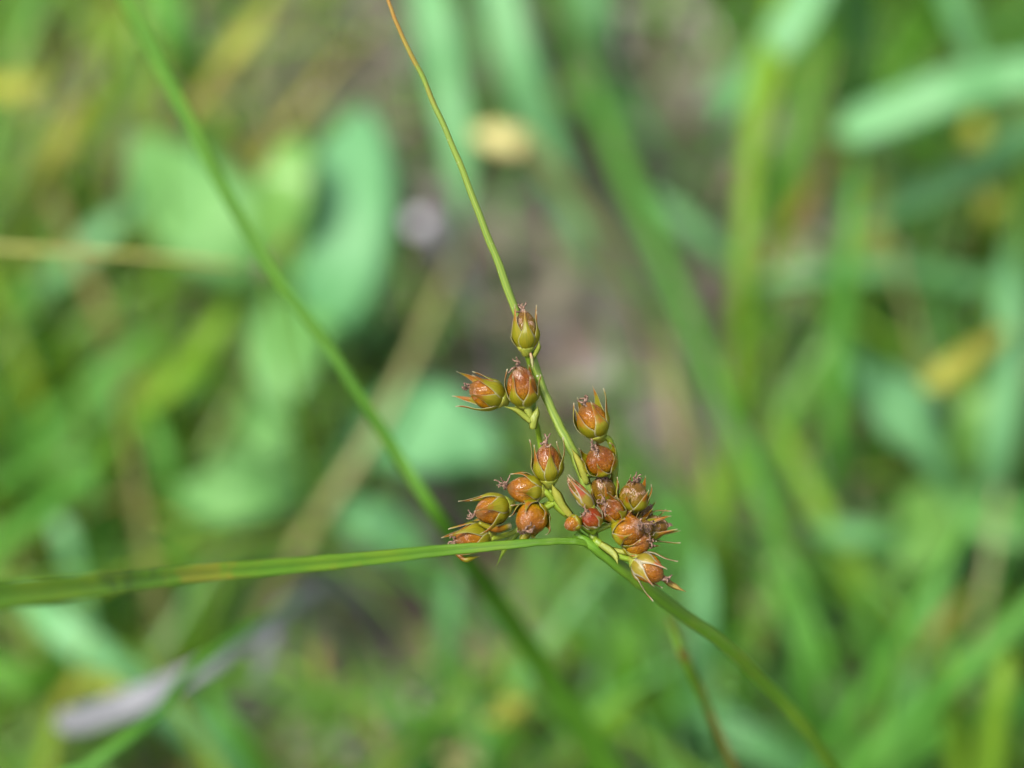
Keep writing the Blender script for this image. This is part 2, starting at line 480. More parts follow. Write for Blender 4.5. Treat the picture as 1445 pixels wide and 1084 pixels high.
GB = 'blades of grass behind the rush'
def gb(label, pts, m, **kw):
    return grass_blade('grass_blade', 'grass blade', label, pts, G[m], GB, **kw)

# the long dark leaf that crosses behind the cluster, nearest of the background
o = grass_blade('long_leaf', 'leaf', 'long dark green leaf running from the upper left edge diagonally behind the fruit cluster',
    [(150, -60, 20.6, 22), (178, 0, 20.4, 30), (235, 110, 20.0, 33), (300, 235, 19.6, 29), (375, 370, 19.2, 25), (440, 455, 18.8, 24), (500, 545, 18.4, 25), (560, 640, 17.8, 27), (620, 730, 17.3, 32)
     , (690, 830, 15.0, 44), (760, 930, 13, 54), (830, 1040, 11.5, 60), (900, 1150, 10, 60)], G['darkleaf'], face=Vector((-0.1, -1, 0.35)), wscale=0.72, taper=(0, 1), n=60, fold=0.25)
gb('broad pale blue-green blade hanging down from the top edge just right of the thin stem', [(655, 330, 6, 30), (650, 240, 7, 55), (632, 120, 8, 72), (610, 0, 9, 75), (590, -110, 8, 70)], 'mint')
gb('pale green blade from the top edge to above the cream petal', [(840, 380, 4, 20), (805, 300, 5, 45), (765, 190, 6.5, 75), (725, 70, 8, 80), (690, -60, 8.5, 75)], 'mint')
gb('longest green blade arching diagonally from the top centre to the lower right', [(760, -90, 6, 34), (795, 20, 6, 44), (860, 190, 6, 50), (930, 350, 6, 48), (985, 480, 6.5, 42), (1040, 610, 7, 38), (1095, 750, 7, 36), (1150, 890, 6.5, 34), (1200, 1020, 5, 30)], 'green', taper=(0, 1), n=50, wscale=0.6)
gb('second pale blade beside the longest one at top centre', [(960, 260, 4, 15), (880, 130, 6, 45), (840, 20, 8, 60), (810, -90, 8, 60)], 'blue')
gb('upright yellow-green blade with a wide folded top right of centre', [(1150, -80, 10, 90), (1112, 20, 10, 84), (1080, 110, 10, 64), (1062, 210, 9.5, 40), (1052, 330, 9, 36), (1046, 430, 8, 36), (1042, 540, 6.5, 34)], 'lime', taper=(0, 1), n=40)
gb('broad light green blade crossing the folded top of the upright blade', [(1000, 190, 8, 20), (1060, 110, 9.5, 60), (1130, 20, 10.5, 80), (1190, -80, 10.5, 70)], 'mint')
gb('thick mint blade with a blunt tip at the upper right edge', [(1180, 190, 9, 60), (1250, 165, 9.5, 82), (1340, 130, 10, 84), (1445, 108, 10, 80), (1570, 100, 11, 66)], 'mint', taper=(0.06, 1), n=34)
gb('mint blade under the blunt mint blade at the right edge', [(1200, 330, 6, 20), (1290, 280, 7, 50), (1380, 240, 7.5, 60), (1500, 180, 7, 60)], 'blue')
gb('long grey-green blade lying level at mid height on the right', [(1060, 400, 5, 25), (1140, 385, 5.5, 38), (1260, 380, 5.5, 42), (1380, 400, 5, 40), (1480, 420, 4, 35)], 'blue', taper=(0.1, 1))
gb('pale upright blade at the right edge below the level grey-green one', [(1420, 330, 7, 25), (1425, 450, 7.5, 60), (1415, 580, 7, 66), (1400, 700, 5.5, 60), (1380, 820, 3, 45)], 'mint')
gb('pale leaning blade left of the yellow leaf on the right', [(1190, 480, 5, 30), (1240, 540, 5.5, 50), (1300, 620, 5.5, 60), (1350, 720, 4, 55)], 'mint')
gb('blue-green blade short and level right of the dark gap', [(1130, 740, 4.5, 40), (1200, 755, 5, 52), (1290, 770, 4.5, 50), (1350, 790, 3, 40)], 'blue', taper=(0.08, 1))
gb('narrow green blade upright between the folded blade and the right edge', [(1215, 200, 9, 20), (1200, 330, 8.5, 34), (1185, 480, 7, 40), (1178, 620, 5.5, 40), (1175, 740, 3.5, 38)], 'green')
gb('green blade steep behind the upper right blades', [(1160, 20, 6, 30), (1140, 140, 6, 50), (1110, 250, 5, 52), (1090, 350, 3.5, 40)], 'deep')
gb('dark green blade in the top right corner', [(1330, -40, 5, 60), (1290, 60, 5, 66), (1240, 130, 4.5, 50), (1200, 200, 3, 30)], 'deep', taper=(0, 1))
gb('blue-green narrow blade near the top right corner', [(1385, 140, 8, 15), (1370, 70, 8.5, 40), (1345, 0, 9, 50), (1320, -80, 8, 50)], 'blue')
gb('rusty streaked blade leaning right of the upright yellow-green blade', [(1190, 200, 7, 10), (1165, 240, 6.6, 26), (1120, 310, 5.5, 32), (1090, 370, 4, 26)], 'rust')
gb('long green blade rising to the lower right edge', [(1500, 810, 9, 30), (1440, 870, 8.5, 38), (1370, 940, 8, 42), (1290, 1010, 7, 42), (1200, 1090, 6, 40)], 'green', taper=(0, 1))
gb('deep green blade along the bottom right corner', [(1480, 980, 6, 60), (1390, 1010, 6, 66), (1290, 1060, 5, 66), (1200, 1120, 4, 60)], 'green', taper=(0, 1))
gb('orange-tinged blade in the lower right clump', [(1385, 820, 6, 14), (1330, 880, 6, 30), (1290, 950, 5, 36), (1265, 1040, 3.5, 34)], 'rust')
gb('green upright blade left of the orange-tinged one', [(1215, 800, 6, 12), (1225, 880, 6, 30), (1240, 970, 5, 40), (1250, 1060, 3.5, 40)], 'green')
gb('milky blue-green upright blade low right of the stem', [(990, 765, 7, 20), (992, 830, 7, 44), (990, 900, 6.3, 50), (985, 970, 5, 45), (985, 1040, 3.5, 40)], 'mint')
gb('broad soft green blade at the bottom below the milky blade', [(940, 960, 4, 30), (1000, 1010, 4.5, 60), (1070, 1050, 4.5, 66), (1160, 1110, 3.5, 60)], 'blue')
gb('green blade right of the drooping stem base', [(1060, 770, 6, 12), (1110, 860, 6, 34), (1140, 950, 5.5, 42), (1150, 1050, 4, 45)], 'green')
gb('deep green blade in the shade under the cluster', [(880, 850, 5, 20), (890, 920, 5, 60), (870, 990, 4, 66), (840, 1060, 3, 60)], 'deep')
gb('pale blade rising left of the deep green shade', [(640, 790, 5, 14), (636, 850, 5, 32), (628, 920, 4.2, 36), (610, 1000, 3, 34)], 'blue')
gb('narrow rust-brown blade at the bottom left of centre', [(455, 880, 5, 8), (450, 950, 4.6, 22), (452, 1020, 4, 24), (460, 1100, 3, 22)], 'rust')
gb('broad pale green blade crossing the lower left corner', [(20, 830, 6, 30), (80, 880, 6.5, 66), (170, 950, 6, 72), (260, 1020, 5, 66), (350, 1090, 4, 60)], 'mint')
gb('second green blade below the grey dead leaf at lower left', [(285, 960, 6, 18), (320, 1020, 6, 40), (370, 1090, 5, 46)], 'green')
gb('bright green slim blade crossing over the grey dead leaf', [(440, 830, 12, 10), (340, 895, 13, 17), (262, 955, 13.5, 20), (215, 1015, 14, 20), (120, 1085, 14, 19), (60, 1130, 13, 18)], 'green')
gb('bright green patchy blade at the left edge above the grey leaf', [(-30, 940, 5, 60), (40, 960, 5, 66), (100, 930, 4, 40)], 'deep', taper=(0, 1))
gb('slanting light green blade high on the left', [(215, 270, 5, 12), (160, 315, 5, 40), (110, 365, 4.5, 46), (50, 420, 3.5, 40)], 'mint')
gb('light green slanting blade at middle left', [(245, 450, 5, 14), (190, 495, 5, 44), (120, 555, 4.5, 48), (40, 620, 3.5, 44)], 'green')
gb('second green blade at middle left under the slanting light one', [(190, 520, 6, 12), (130, 590, 5.6, 36), (60, 650, 5, 40), (-20, 700, 4, 36)], 'green')
gb('yellow streak of a blade at the upper left', [(135, 125, 9, 14), (105, 175, 9, 36), (75, 230, 8.5, 38), (45, 290, 7, 28)], 'yellow')
gb('yellow blade tip at the left edge near the top', [(70, 112, 9, 24), (25, 125, 9, 50), (-40, 145, 8, 50)], 'yellow')
gb('green blade in the top left corner', [(50, -50, 6, 40), (30, 20, 5.5, 56), (15, 90, 4.5, 50), (5, 160, 3, 40)], 'deep', taper=(0, 1))
gb('brownish yellow blade slanting at the top left of centre', [(400, -40, 9, 30), (370, 20, 9, 40), (325, 80, 8.5, 42), (285, 140, 7, 34)], 'yellow', taper=(0, 1))
gb('green blade just right of the top of the long dark leaf', [(220, -40, 8, 60), (250, 50, 7.5, 60), (275, 120, 6, 40), (290, 180, 4, 30)], 'green', taper=(0, 1))
gb('slanted green blade beneath the brownish yellow one', [(340, 130, 5, 10), (300, 190, 5, 40), (250, 240, 4.5, 44), (200, 280, 3.5, 36)], 'green')
gb('deep green blade at the left edge at mid height', [(10, 370, 5, 20), (30, 430, 5, 54), (60, 480, 4, 50), (90, 540, 3, 40)], 'deep')
gb('green blade curving below the broad leaves on the left', [(200, 560, 5, 14), (230, 640, 5, 40), (250, 720, 4, 42), (265, 800, 3, 40)], 'green')
gb('deep green blade left of the straw stalk', [(310, 480, 4, 16), (280, 540, 4, 44), (250, 600, 3.5, 46), (225, 670, 2.5, 36)], 'deep')
gb('green blade behind the folded leaf at the left lower side', [(100, 620, 5, 16), (130, 700, 5, 42), (140, 770, 4, 44), (150, 860, 3, 40)], 'green')
gb('slim green blade leaning across the right clump', [(1395, 690, 9, 8), (1330, 800, 8.5, 22), (1270, 900, 7.5, 28), (1200, 1010, 6, 28)], 'green')
gb('deep green blade under the yellow leaf on the right', [(1265, 300, 4, 20), (1230, 380, 4.2, 50), (1230, 450, 3.6, 50), (1250, 540, 2.5, 40)], 'deep')
gb('green blade from the dark gap towards the lower right clump', [(1070, 560, 5, 12), (1130, 660, 5.2, 36), (1190, 780, 4.6, 42), (1230, 880, 3.5, 40)], 'lime')
gb('blue-green faint blade rising left of the folded top', [(985, 150, 5, 30), (1030, 120, 5.5, 44), (1080, 90, 5.5, 40), (1140, 60, 4, 30)], 'blue')
gb('lower blue-green blade sliding behind the longest one', [(900, 260, 5, 12), (950, 300, 5, 38), (1010, 350, 4.6, 42), (1070, 400, 3.4, 36)], 'blue')
gb('green blade below the cluster rising to the longest blade', [(930, 640, 4.5, 12), (960, 720, 5, 40), (985, 800, 4.4, 44), (1020, 900, 3, 40)], 'green')
gb('lowest green blade on the bottom edge left of centre', [(540, 960, 4.5, 12), (570, 1010, 4.5, 36), (600, 1060, 4, 44), (640, 1120, 3, 44)], 'green')

gb('green blade leaning up at the left edge below the middle', [(170, 600, 6, 10), (110, 670, 6, 36), (50, 730, 5, 44), (-20, 790, 4, 44)], 'green')
gb('pale blade rising at the far left over the wide bract', [(60, 690, 5, 10), (90, 750, 5, 34), (110, 820, 4, 40), (120, 900, 3, 40)], 'mint')
gb('small green blade between the straw stalk and the broad leaves', [(330, 420, 6, 10), (300, 470, 6, 40), (255, 530, 5, 48), (190, 590, 4, 44)], 'lime')
gb('lime blade upright in the bottom right corner', [(1430, 880, 8, 10), (1415, 960, 8, 34), (1400, 1040, 7, 44), (1395, 1120, 6, 44)], 'lime')
gb('second lime blade upright left of the corner one at bottom right', [(1335, 900, 7, 10), (1345, 980, 7, 34), (1350, 1050, 6, 40), (1355, 1120, 5, 40)], 'lime')
gb('light green blade bottom centre between the two dark leaves', [(730, 960, 6, 10), (720, 1010, 6, 30), (700, 1060, 5, 38), (690, 1120, 4, 40)], 'green')
gb('olive yellow blade under the blunt mint blade', [(1250, 240, 5, 16), (1235, 310, 5, 46), (1228, 380, 4.4, 46), (1235, 440, 3.6, 30)], 'yellow')
gb('thin tan blade upright in the brown gap right of the fruit', [(925, 430, 5, 8), (940, 520, 5, 22), (960, 620, 4.4, 26), (985, 720, 3, 24)], 'straw')
gb('olive blade slanting right of the longest blade at mid height', [(880, 520, 5, 8), (850, 600, 1.5, 14), (835, 680, 1, 14)], 'straw')
gb('green blade rising right of the tan upright one', [(1010, 600, 5, 8), (1005, 680, 5, 30), (1015, 760, 4.4, 34), (1030, 840, 3, 34)], 'lime')

def seed_head(label, px, py, h, size, col, n=7):
    c = ath(px, py, h); b = Vector((c.x + 0.8, c.y - 0.6, -0.5))
    root = empty('seed_head', b); tag(root, label, 'seed head', 'blurred seed heads low in the grass')
    q = [tuple(c - Vector((0, 0, size * .3))), tuple(c.lerp(b, 0.35) + Vector((0, 0, .3))), tuple(b)]
    mb = MB(); mb.tube([Vector(p) for p in spline(q, 12)], [0.05] * 13, 6); mb.build('stalk', G['lime'], root, b)
    for k in range(n):
        d = Vector((random.gauss(0, 1), random.gauss(0, 1), random.gauss(.3, 1))).normalized()
        s0 = c + d * size * 0.15; mb = MB()
        mb.tube([s0 + d * size * t for t in (0, .12, .35, .6, .8)], [size * x for x in (.05, .16, .2, .13, .03)], 8)
        mb.build('grain', G[col], root, b)
seed_head('blurred pale yellow seed head on the bottom edge', 645, 1068, 5.5, 0.5, 'straw')
seed_head('blurred greenish yellow seed head above the bottom edge left of the wide dark leaf', 722, 1012, 7, 0.5, 'yellow')
seed_head('small blurred rusty seed head behind the long dark leaf', 378, 385, 12, 0.28, 'brown', 5)
seed_head('tiny blurred tan seed head at the base of the lime leaf', 403, 350, 10, 0.28, 'rust', 5)

# other pieces of the background
grass_blade('straw_stalk', 'straw', 'dry straw stalk slanting behind the long dark leaf', [(652, 350, 6, 14), (615, 430, 6.2, 20), (570, 530, 6, 22), (510, 640, 5.5, 24), (430, 760, 4.5, 26), (380, 850, 3, 26)], G['straw'], taper=(0.05, 1), fold=0.1, thick=0.15)
grass_blade('straw_stalk', 'straw', 'thin tan stalk lying level at the left edge', [(345, 378, 15, 8), (250, 366, 15.3, 11), (130, 357, 15.5, 12), (0, 350, 15.5, 13), (-120, 345, 14, 13)], G['tan'], taper=(0.05, 1), fold=0.1, thick=0.1)
grass_blade('straw_stalk', 'straw', 'pinkish dry stalk slanting at the top left of centre', [(445, -30, 5, 14), (415, 20, 5, 18), (375, 70, 4.5, 18), (330, 140, 3, 16)], G['straw'], taper=(0, 1), fold=0.1, thick=0.12)
grass_blade('dead_leaf', 'dead leaf', 'pale grey dead leaf lying at the lower left, blunt end to the left', [(75, 1022, 10, 40), (120, 1015, 10.5, 56), (190, 990, 11, 54), (250, 962, 11, 44), (310, 930, 11, 36), (380, 880, 10, 28), (470, 825, 8, 30)], G['grey'], taper=(0.04, 1), fold=0.15)
grass_blade('dead_leaf', 'dead leaf', 'small grey dead leaf hanging under the larger grey one', [(362, 965, 8, 12), (372, 930, 8.5, 30), (385, 885, 9, 34), (420, 850, 8, 24)], G['grey'])
grass_blade('dead_leaf', 'dead leaf', 'yellowish dead leaf behind the grey leaf at lower left', [(195, 985, 8, 20), (150, 970, 8, 44), (110, 965, 7, 34)], G['yellow'])
grass_blade('yellow_leaf', 'leaf', 'oblong yellow leaf leaning up at the right side', [(1300, 548, 8, 44), (1340, 525, 8.3, 54), (1392, 488, 8, 36), (1430, 470, 7, 20)], G['yellow'], taper=(0.12, 1), fold=0.1, root='x')
grass_blade('yellow_leaf', 'leaf', 'small round yellow leaf near the right edge, the lower of two', [(1398, 262, 7, 30), (1402, 290, 7, 46), (1398, 318, 6.4, 44), (1392, 345, 5, 20)], G['yellow'])
grass_blade('yellow_leaf', 'leaf', 'small dull yellow leaf near the right edge under the blunt mint blade', [(1372, 160, 7, 30), (1378, 190, 7, 44), (1375, 222, 6.4, 40), (1370, 250, 5, 20)], G['yellow'])
grass_blade('tan_leaf', 'leaf', 'tan curled leaf left of the oblong yellow one', [(1250, 570, 5, 30), (1265, 600, 5, 48), (1275, 635, 4.5, 40), (1280, 670, 3, 20)], G['straw'])
grass_blade('cream_petal', 'petal', 'cream yellow petal above the centre between pale blades', [(668, 182, 9, 40), (690, 190, 9.2, 52), (725, 202, 9.2, 50), (755, 214, 8.8, 34)], G['cream'], taper=(0.2, 1), fold=0.1, rootw=0.08)
grass_blade('white_petal', 'petal', 'pale lilac petal on the ground left of the thin stem', [(580, 303, 4, 30), (595, 315, 4.2, 44), (612, 328, 4, 34)], G['white'], taper=(0.2, 1), fold=0.1, rootw=0.1)
grass_blade('grass_blade', 'grass blade', 'slim blade with a rusty tip under the lowest fruit', [(945, 880, 17, 8), (960, 915, 17, 15), (980, 965, 16.5, 14), (1005, 1025, 15.5, 13), (1030, 1090, 14, 13)], G['lime'], taper=(0.1, 1), fold=0.3)
grass_blade('spent_tip', 'leaf tip', 'rusty brown withered tip above the slim blade under the lowest fruit', [(940, 868, 16.9, 6), (955, 900, 16.95, 14), (968, 935, 16.8, 16), (985, 965, 16.4, 12)], G['rust'], taper=(0.2, 1), fold=0.3)

# broad-leaved plants
def broad_plant(label, centre, leaves):
    cx, cy, ch = centre
    b = ath(cx, cy, ch); b = Vector((b.x, b.y, -0.5))
    r = empty('broadleaf_plant', b); tag(r, label, 'plant', 'broad-leaved plants behind the rush')
    for pts, m, fc in leaves:
        P = []
        for px, py, h, wpx in pts:
            p = ath(px, py, h); P.append((p.x, p.y, p.z, pxw(wpx, p)))
        last = P[-1]
        P.append(((last[0] + b.x) / 2, (last[1] + b.y) / 2, last[2] * 0.6, 0.2)); P.append((b.x, b.y, -0.5, 0.18))
        Q = spline(P, 30)
        mb = MB(); mb.blade([Vector(q[:3]) for q in Q], [max(q[3], 0.05) for q in Q], 0.04, 0.15, Vector(fc), across=(-1, -.6, -.2, 0, .2, .6, 1), curl=-0.12)
        mb.build('leaf', m, r, origin=b)
broad_plant('broad-leaved plant with three upright bluish green leaves at upper left of centre', (430, 470, 3), [
    ([(514, 150, 8, 8), (508, 190, 8, 84), (498, 250, 8, 135), (486, 320, 7.8, 155), (472, 390, 7.2, 145), (458, 445, 6.4, 95), (445, 490, 5.4, 35)], B_BLUE, (0, -.3, 1)),
    ([(420, 190, 9, 8), (415, 215, 9, 55), (405, 260, 8.8, 90), (395, 320, 8, 90), (400, 380, 7, 50)], B_LIME, (-.1, -.3, 1)),
    ([(190, 190, 6, 10), (225, 230, 6.4, 110), (275, 285, 6.6, 165), (330, 340, 6.4, 150), (390, 400, 5.4, 50)], B_GREEN, (0, -.4, 1)),
    ([(405, 590, 6, 10), (400, 560, 6.4, 60), (405, 510, 6.6, 110), (420, 455, 6.4, 125), (435, 400, 6, 90), (440, 370, 5.2, 40)], B_GREEN, (0, -.3, 1))])
broad_plant('broad-leaved plant low behind the straw stalk left of the fruit cluster', (460, 700, 3), [
    ([(700, 650, 5, 14), (665, 625, 5.2, 100), (610, 605, 5.4, 155), (555, 600, 5, 140), (500, 640, 4, 60)], B_BLUE, (0, -.3, 1)),
    ([(250, 690, 5, 10), (285, 695, 5.2, 80), (335, 690, 5.4, 120), (390, 680, 5, 100), (430, 690, 4, 40)], B_GREEN, (0, -.3, 1)),
    ([(600, 780, 3, 10), (570, 760, 3.2, 70), (530, 740, 3.4, 90), (490, 720, 3, 50)], B_BLUE, (0.2, -.3, 1)),
    ([(350, 560, 4, 10), (365, 590, 4.2, 60), (390, 630, 4.2, 80), (430, 670, 3.4, 40)], B_GREEN, (0, -.2, 1))])
broad_plant('pale green leafy plant filling the right side under the yellow leaf', (1340, 680, 3), [
    ([(1200, 510, 5, 10), (1240, 540, 5.2, 70), (1290, 590, 5.2, 100), (1330, 640, 4.2, 60)], B_BLUE, (0, -.3, 1)),
    ([(1450, 540, 6, 10), (1420, 570, 6, 80), (1390, 610, 5.6, 110), (1360, 660, 4.4, 60)], B_LIME, (0, -.3, 1)),
    ([(1270, 800, 5, 10), (1300, 770, 5, 70), (1320, 720, 4.6, 100), (1335, 690, 3.8, 50)], B_LIME, (0, -.3, 1)),
    ([(1470, 760, 5, 10), (1430, 740, 5.4, 90), (1390, 710, 5, 110), (1360, 690, 4, 50)], B_GREEN, (0, -.3, 1))])

# ------------------------------------------------------------------ the rush itself
def rush_stem_mat(name, c1, c2, blush=0.3, vscale=1.0, marks=False):
    m, t, out = new_mat(name)
    uv, u, v = uvsplit(t)
    tc = N_(t, 'ShaderNodeTexCoord').outputs['Object']
    st = noise_(t, 1.0, 3, scaled(t, uv, (22, 5 * vscale, 1)), 0.6)
    big = noise_(t, 1.6, 3, tc); fine = noise_(t, 22, 3, tc)
    col = ramp(t, [(0.32, c1), (0.68, c2)], st)
    col = mix(t, ramp(t, [(0.45, 0.0), (0.7, 0.5)], big), col, (c2[0] * 1.5, c2[1] * 1.05, c2[2]))
    col = mix(t, math_(t, 'MULTIPLY', ramp(t, [(0.60, 0.0), (0.68, 1.0)], noise_(t, 2.3, 5, tc, 0.65)), blush), col, (0.42, 0.13, 0.03))
    col = mix(t, ramp(t, [(0.735, 0.0), (0.76, 0.8)], fine), col, (0.55, 0.55, 0.42))
    if marks:      # a withered yellow-rust stretch and a dark bruise near the wide end
        vj = math_(t, 'ADD', v, math_(t, 'MULTIPLY', math_(t, 'SUBTRACT', noise_(t, 5, 4, tc, 0.6), 0.5), 0.14))
        col = mix(t, ramp(t, [(0.235, 0.0), (0.262, 0.4), (0.275, 0.4), (0.30, 0.0)], vj), col, (0.30, 0.18, 0.02))
        gr = math_(t, 'SUBTRACT', 1.0, math_(t, 'MULTIPLY', math_(t, 'ABSOLUTE', math_(t, 'SUBTRACT', u, 0.5)), 9), True)
        col = mix(t, math_(t, 'MULTIPLY', gr, 0.55), col, (0.03, 0.10, 0.004))  # shade of the central groove painted in as a dark line
        col = mix(t, ramp(t, [(0.175, 0.0), (0.194, 0.5), (0.200, 0.5), (0.22, 0.0)], vj), col, (0.02, 0.035, 0.01))
    finish(t, out, col, 0.34, 0.22, (c2[0], c2[1] * 1.1, c2[2] * .5), st, 0.5, 0.012, 0.5)
    return m
M_STEM = rush_stem_mat('rush_green', (0.12, 0.22, 0.010), (0.24, 0.36, 0.025), 0.15)
M_CULM = rush_stem_mat('rush_culm', (0.09, 0.23, 0.012), (0.15, 0.32, 0.025), 0.05)
M_PALE = rush_stem_mat('rush_pale', (0.17, 0.23, 0.015), (0.31, 0.34, 0.05), 0.5)
M_LEAF = rush_stem_mat('rush_leaf', (0.05, 0.15, 0.004), (0.12, 0.26, 0.010), 0.1, vscale=0.4, marks=True)
def bract_mat():
    m, t, out = new_mat('rush_bract')
    uv, u, v = uvsplit(t)
    tc = N_(t, 'ShaderNodeTexCoord').outputs['Object']
    st = noise_(t, 1.0, 3, scaled(t, uv, (14, 9, 1)), 0.6)
    col = ramp(t, [(0.32, (0.11, 0.20, 0.02)), (0.66, (0.26, 0.34, 0.05))], st)
    edge = math_(t, 'ADD', v, math_(t, 'MULTIPLY', math_(t, 'SUBTRACT', noise_(t, 5, 3, tc), 0.5), 0.3))
    col = mix(t, ramp(t, [(0.0, 1.0), (0.05, 1.0), (0.25, 0.0)], edge), col, (0.42, 0.13, 0.03))
    col = mix(t, ramp(t, [(0.72, 0.0), (0.745, 0.9)], noise_(t, 20, 2, tc)), col, (0.6, 0.6, 0.5))
    finish(t, out, col, 0.34, 0.2, None, st, 0.5, 0.012, 0.5)
    return m
M_BRACT = bract_mat()

def capsule_mat(name, top, mid_, base, papery_sheen=0.5):
    m, t, out = new_mat(name)
    uv, u, v = uvsplit(t)
    tc = N_(t, 'ShaderNodeTexCoord').outputs['Object']
    info = N_(t, 'ShaderNodeObjectInfo')
    off = N_(t, 'ShaderNodeVectorMath'); off.operation = 'ADD'
    t.links.new(tc, off.inputs[0])
    rv = N_(t, 'ShaderNodeCombineXYZ'); rr = math_(t, 'MULTIPLY', info.outputs['Random'], 20)
    t.links.new(rr, rv.inputs[0]); t.links.new(rr, rv.inputs[2]); t.links.new(rv.outputs[0], off.inputs[1])
    p = off.outputs[0]
    big = noise_(t, 7, 4, p, 0.6)
    vj = math_(t, 'ADD', v, math_(t, 'MULTIPLY', math_(t, 'SUBTRACT', big, 0.5), 0.45))
    col = ramp(t, [(0.18, base), (0.48, mid_), (0.80, top), (0.99, (0.16, 0.08, 0.02))], vj)
    # fine crumpled skin: long wrinkles running to the tip plus crackle
    wr = noise_(t, 1.0, 4, scaled(t, p, (34, 34, 11)), 0.6, 0.7)
    wr2 = noise_(t, 20, 5, p, 0.7, 1.2)
    rid = math_(t, 'ABSOLUTE', math_(t, 'SUBTRACT', wr, 0.5)); rid = math_(t, 'MULTIPLY', rid, 5, True)
    rid2 = math_(t, 'MULTIPLY', math_(t, 'ABSOLUTE', math_(t, 'SUBTRACT', wr2, 0.5)), 5, True)
    # loosened papery skin flakes on the upper half, sky reflection painted in pale
    pm = math_(t, 'MULTIPLY', ramp(t, [(0.56 - 0.04 * papery_sheen, 0.0), (0.59 - 0.04 * papery_sheen, 1.0)], noise_(t, 9, 5, p, 0.65, 0.6)), ramp(t, [(0.48, 0.0), (0.72, 1.0)], v))
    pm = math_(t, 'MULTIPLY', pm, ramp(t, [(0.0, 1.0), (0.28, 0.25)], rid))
    col = mix(t, math_(t, 'MULTIPLY', pm, papery_sheen), col, (0.62, 0.40, 0.31))
    dark = ramp(t, [(0.0, 1.0), (0.16, 0.0)], rid2)  # crackle creases darkened, their shade put into the colour
    col = mix(t, math_(t, 'MULTIPLY', dark, 0.8), col, (top[0] * 0.35, top[1] * 0.28, top[2] * 0.4))
    h = math_(t, 'ADD', math_(t, 'MULTIPLY', rid, 0.6), math_(t, 'MULTIPLY', rid2, 0.5))
    # smoother towards the base
    sm = ramp(t, [(0.15, 0.15), (0.5, 1.0)], v)
    h = math_(t, 'MULTIPLY', h, sm)
    rough = math_(t, 'ADD', 0.24, math_(t, 'MULTIPLY', pm, 0.15))
    finish(t, out, col, rough, 0.0, None, h, 0.8, 0.018, 0.12, coat=0.36, sss=0.3, sscale=0.035)
    return m
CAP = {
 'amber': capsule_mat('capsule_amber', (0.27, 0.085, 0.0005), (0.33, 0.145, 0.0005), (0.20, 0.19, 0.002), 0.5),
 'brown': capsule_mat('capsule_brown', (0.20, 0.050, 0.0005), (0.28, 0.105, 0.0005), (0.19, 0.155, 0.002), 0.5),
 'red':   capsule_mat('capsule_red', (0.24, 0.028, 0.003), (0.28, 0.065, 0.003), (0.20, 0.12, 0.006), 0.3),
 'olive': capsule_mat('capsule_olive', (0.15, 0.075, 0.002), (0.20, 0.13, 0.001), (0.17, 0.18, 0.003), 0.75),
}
def tepal_mat(name, green, red, redamt, mg=0.0):
    m, t, out = new_mat(name)
    uv, u, v = uvsplit(t)
    tc = N_(t, 'ShaderNodeTexCoord').outputs['Object']
    info = N_(t, 'ShaderNodeObjectInfo')
    n1 = noise_(t, 12, 4, tc, 0.6)
    au = math_(t, 'MULTIPLY', math_(t, 'ABSOLUTE', math_(t, 'SUBTRACT', u, 0.5)), 2)
    st = noise_(t, 1, 2, scaled(t, uv, (16, 3, 1)))
    col = ramp(t, [(0.3, green), (0.7, (green[0] * 1.9, green[1] * 1.35, green[2] * 1.8))], st)
    rv = math_(t, 'ADD', v, math_(t, 'ADD', math_(t, 'MULTIPLY', math_(t, 'SUBTRACT', n1, 0.5), 0.7), math_(t, 'MULTIPLY', math_(t, 'SUBTRACT', info.outputs['Random'], 0.5), 0.35)))
    rm = ramp(t, [(0.58, 0.0), (0.74, 1.0), (0.84, 1.0), (0.98, 0.25)], rv)
    col = mix(t, math_(t, 'MULTIPLY', rm, redamt), col, red)
    # pale scarious margin and tip
    em = ramp(t, [(0.84 - mg * 1.6, 0.0), (1.0 - mg * 2, 0.65 + mg * 2)], math_(t, 'ADD', au, math_(t, 'MULTIPLY', math_(t, 'SUBTRACT', n1, 0.5), 0.35)))
    em = math_(t, 'MAXIMUM', em, ramp(t, [(0.90, 0.0), (0.99, 0.9)], v))
    col = mix(t, em, col, (0.60, 0.56, 0.40))
    finish(t, out, col, 0.34, 0.48, mix(t, 0.4, col, (0.5, 0.45, 0.1)), st, 0.4, 0.006, 0.5,
           alpha=ramp(t, [(0.0, 1.0), (1.0, 0.62)], em))
    return m
TEP = {
 'g': tepal_mat('tepal_green', (0.19, 0.22, 0.006), (0.38, 0.10, 0.008), 0.8),
 'p': tepal_mat('tepal_pink', (0.22, 0.22, 0.02), (0.42, 0.07, 0.04), 0.9, 0.14),
}
def stigma_mat():
    m, t, out = new_mat('stigma_remains')
    tc = N_(t, 'ShaderNodeTexCoord').outputs['Object']
    col = ramp(t, [(0.35, (0.06, 0.03, 0.018)), (0.65, (0.26, 0.155, 0.105))], noise_(t, 40, 3, tc))
    finish(t, out, col, 0.5, bump=noise_(t, 90, 2, tc), bstr=0.6, bdist=0.004)
    return m
M_STIG = stigma_mat()
def papery_mat():
    m, t, out = new_mat('papery_bracteole')
    uv, u, v = uvsplit(t)
    st = noise_(t, 1, 3, scaled(t, uv, (12, 2, 1)))
    col = ramp(t, [(0.3, (0.24, 0.24, 0.07)), (0.7, (0.42, 0.38, 0.18))], st)
    col = mix(t, ramp(t, [(0.55, 0.0), (0.9, 0.8)], v), col, (0.62, 0.36, 0.22))
    finish(t, out, col, 0.4, 0.4, None, st, 0.4, 0.006, 0.5)
    return m
M_PAPER = papery_mat()

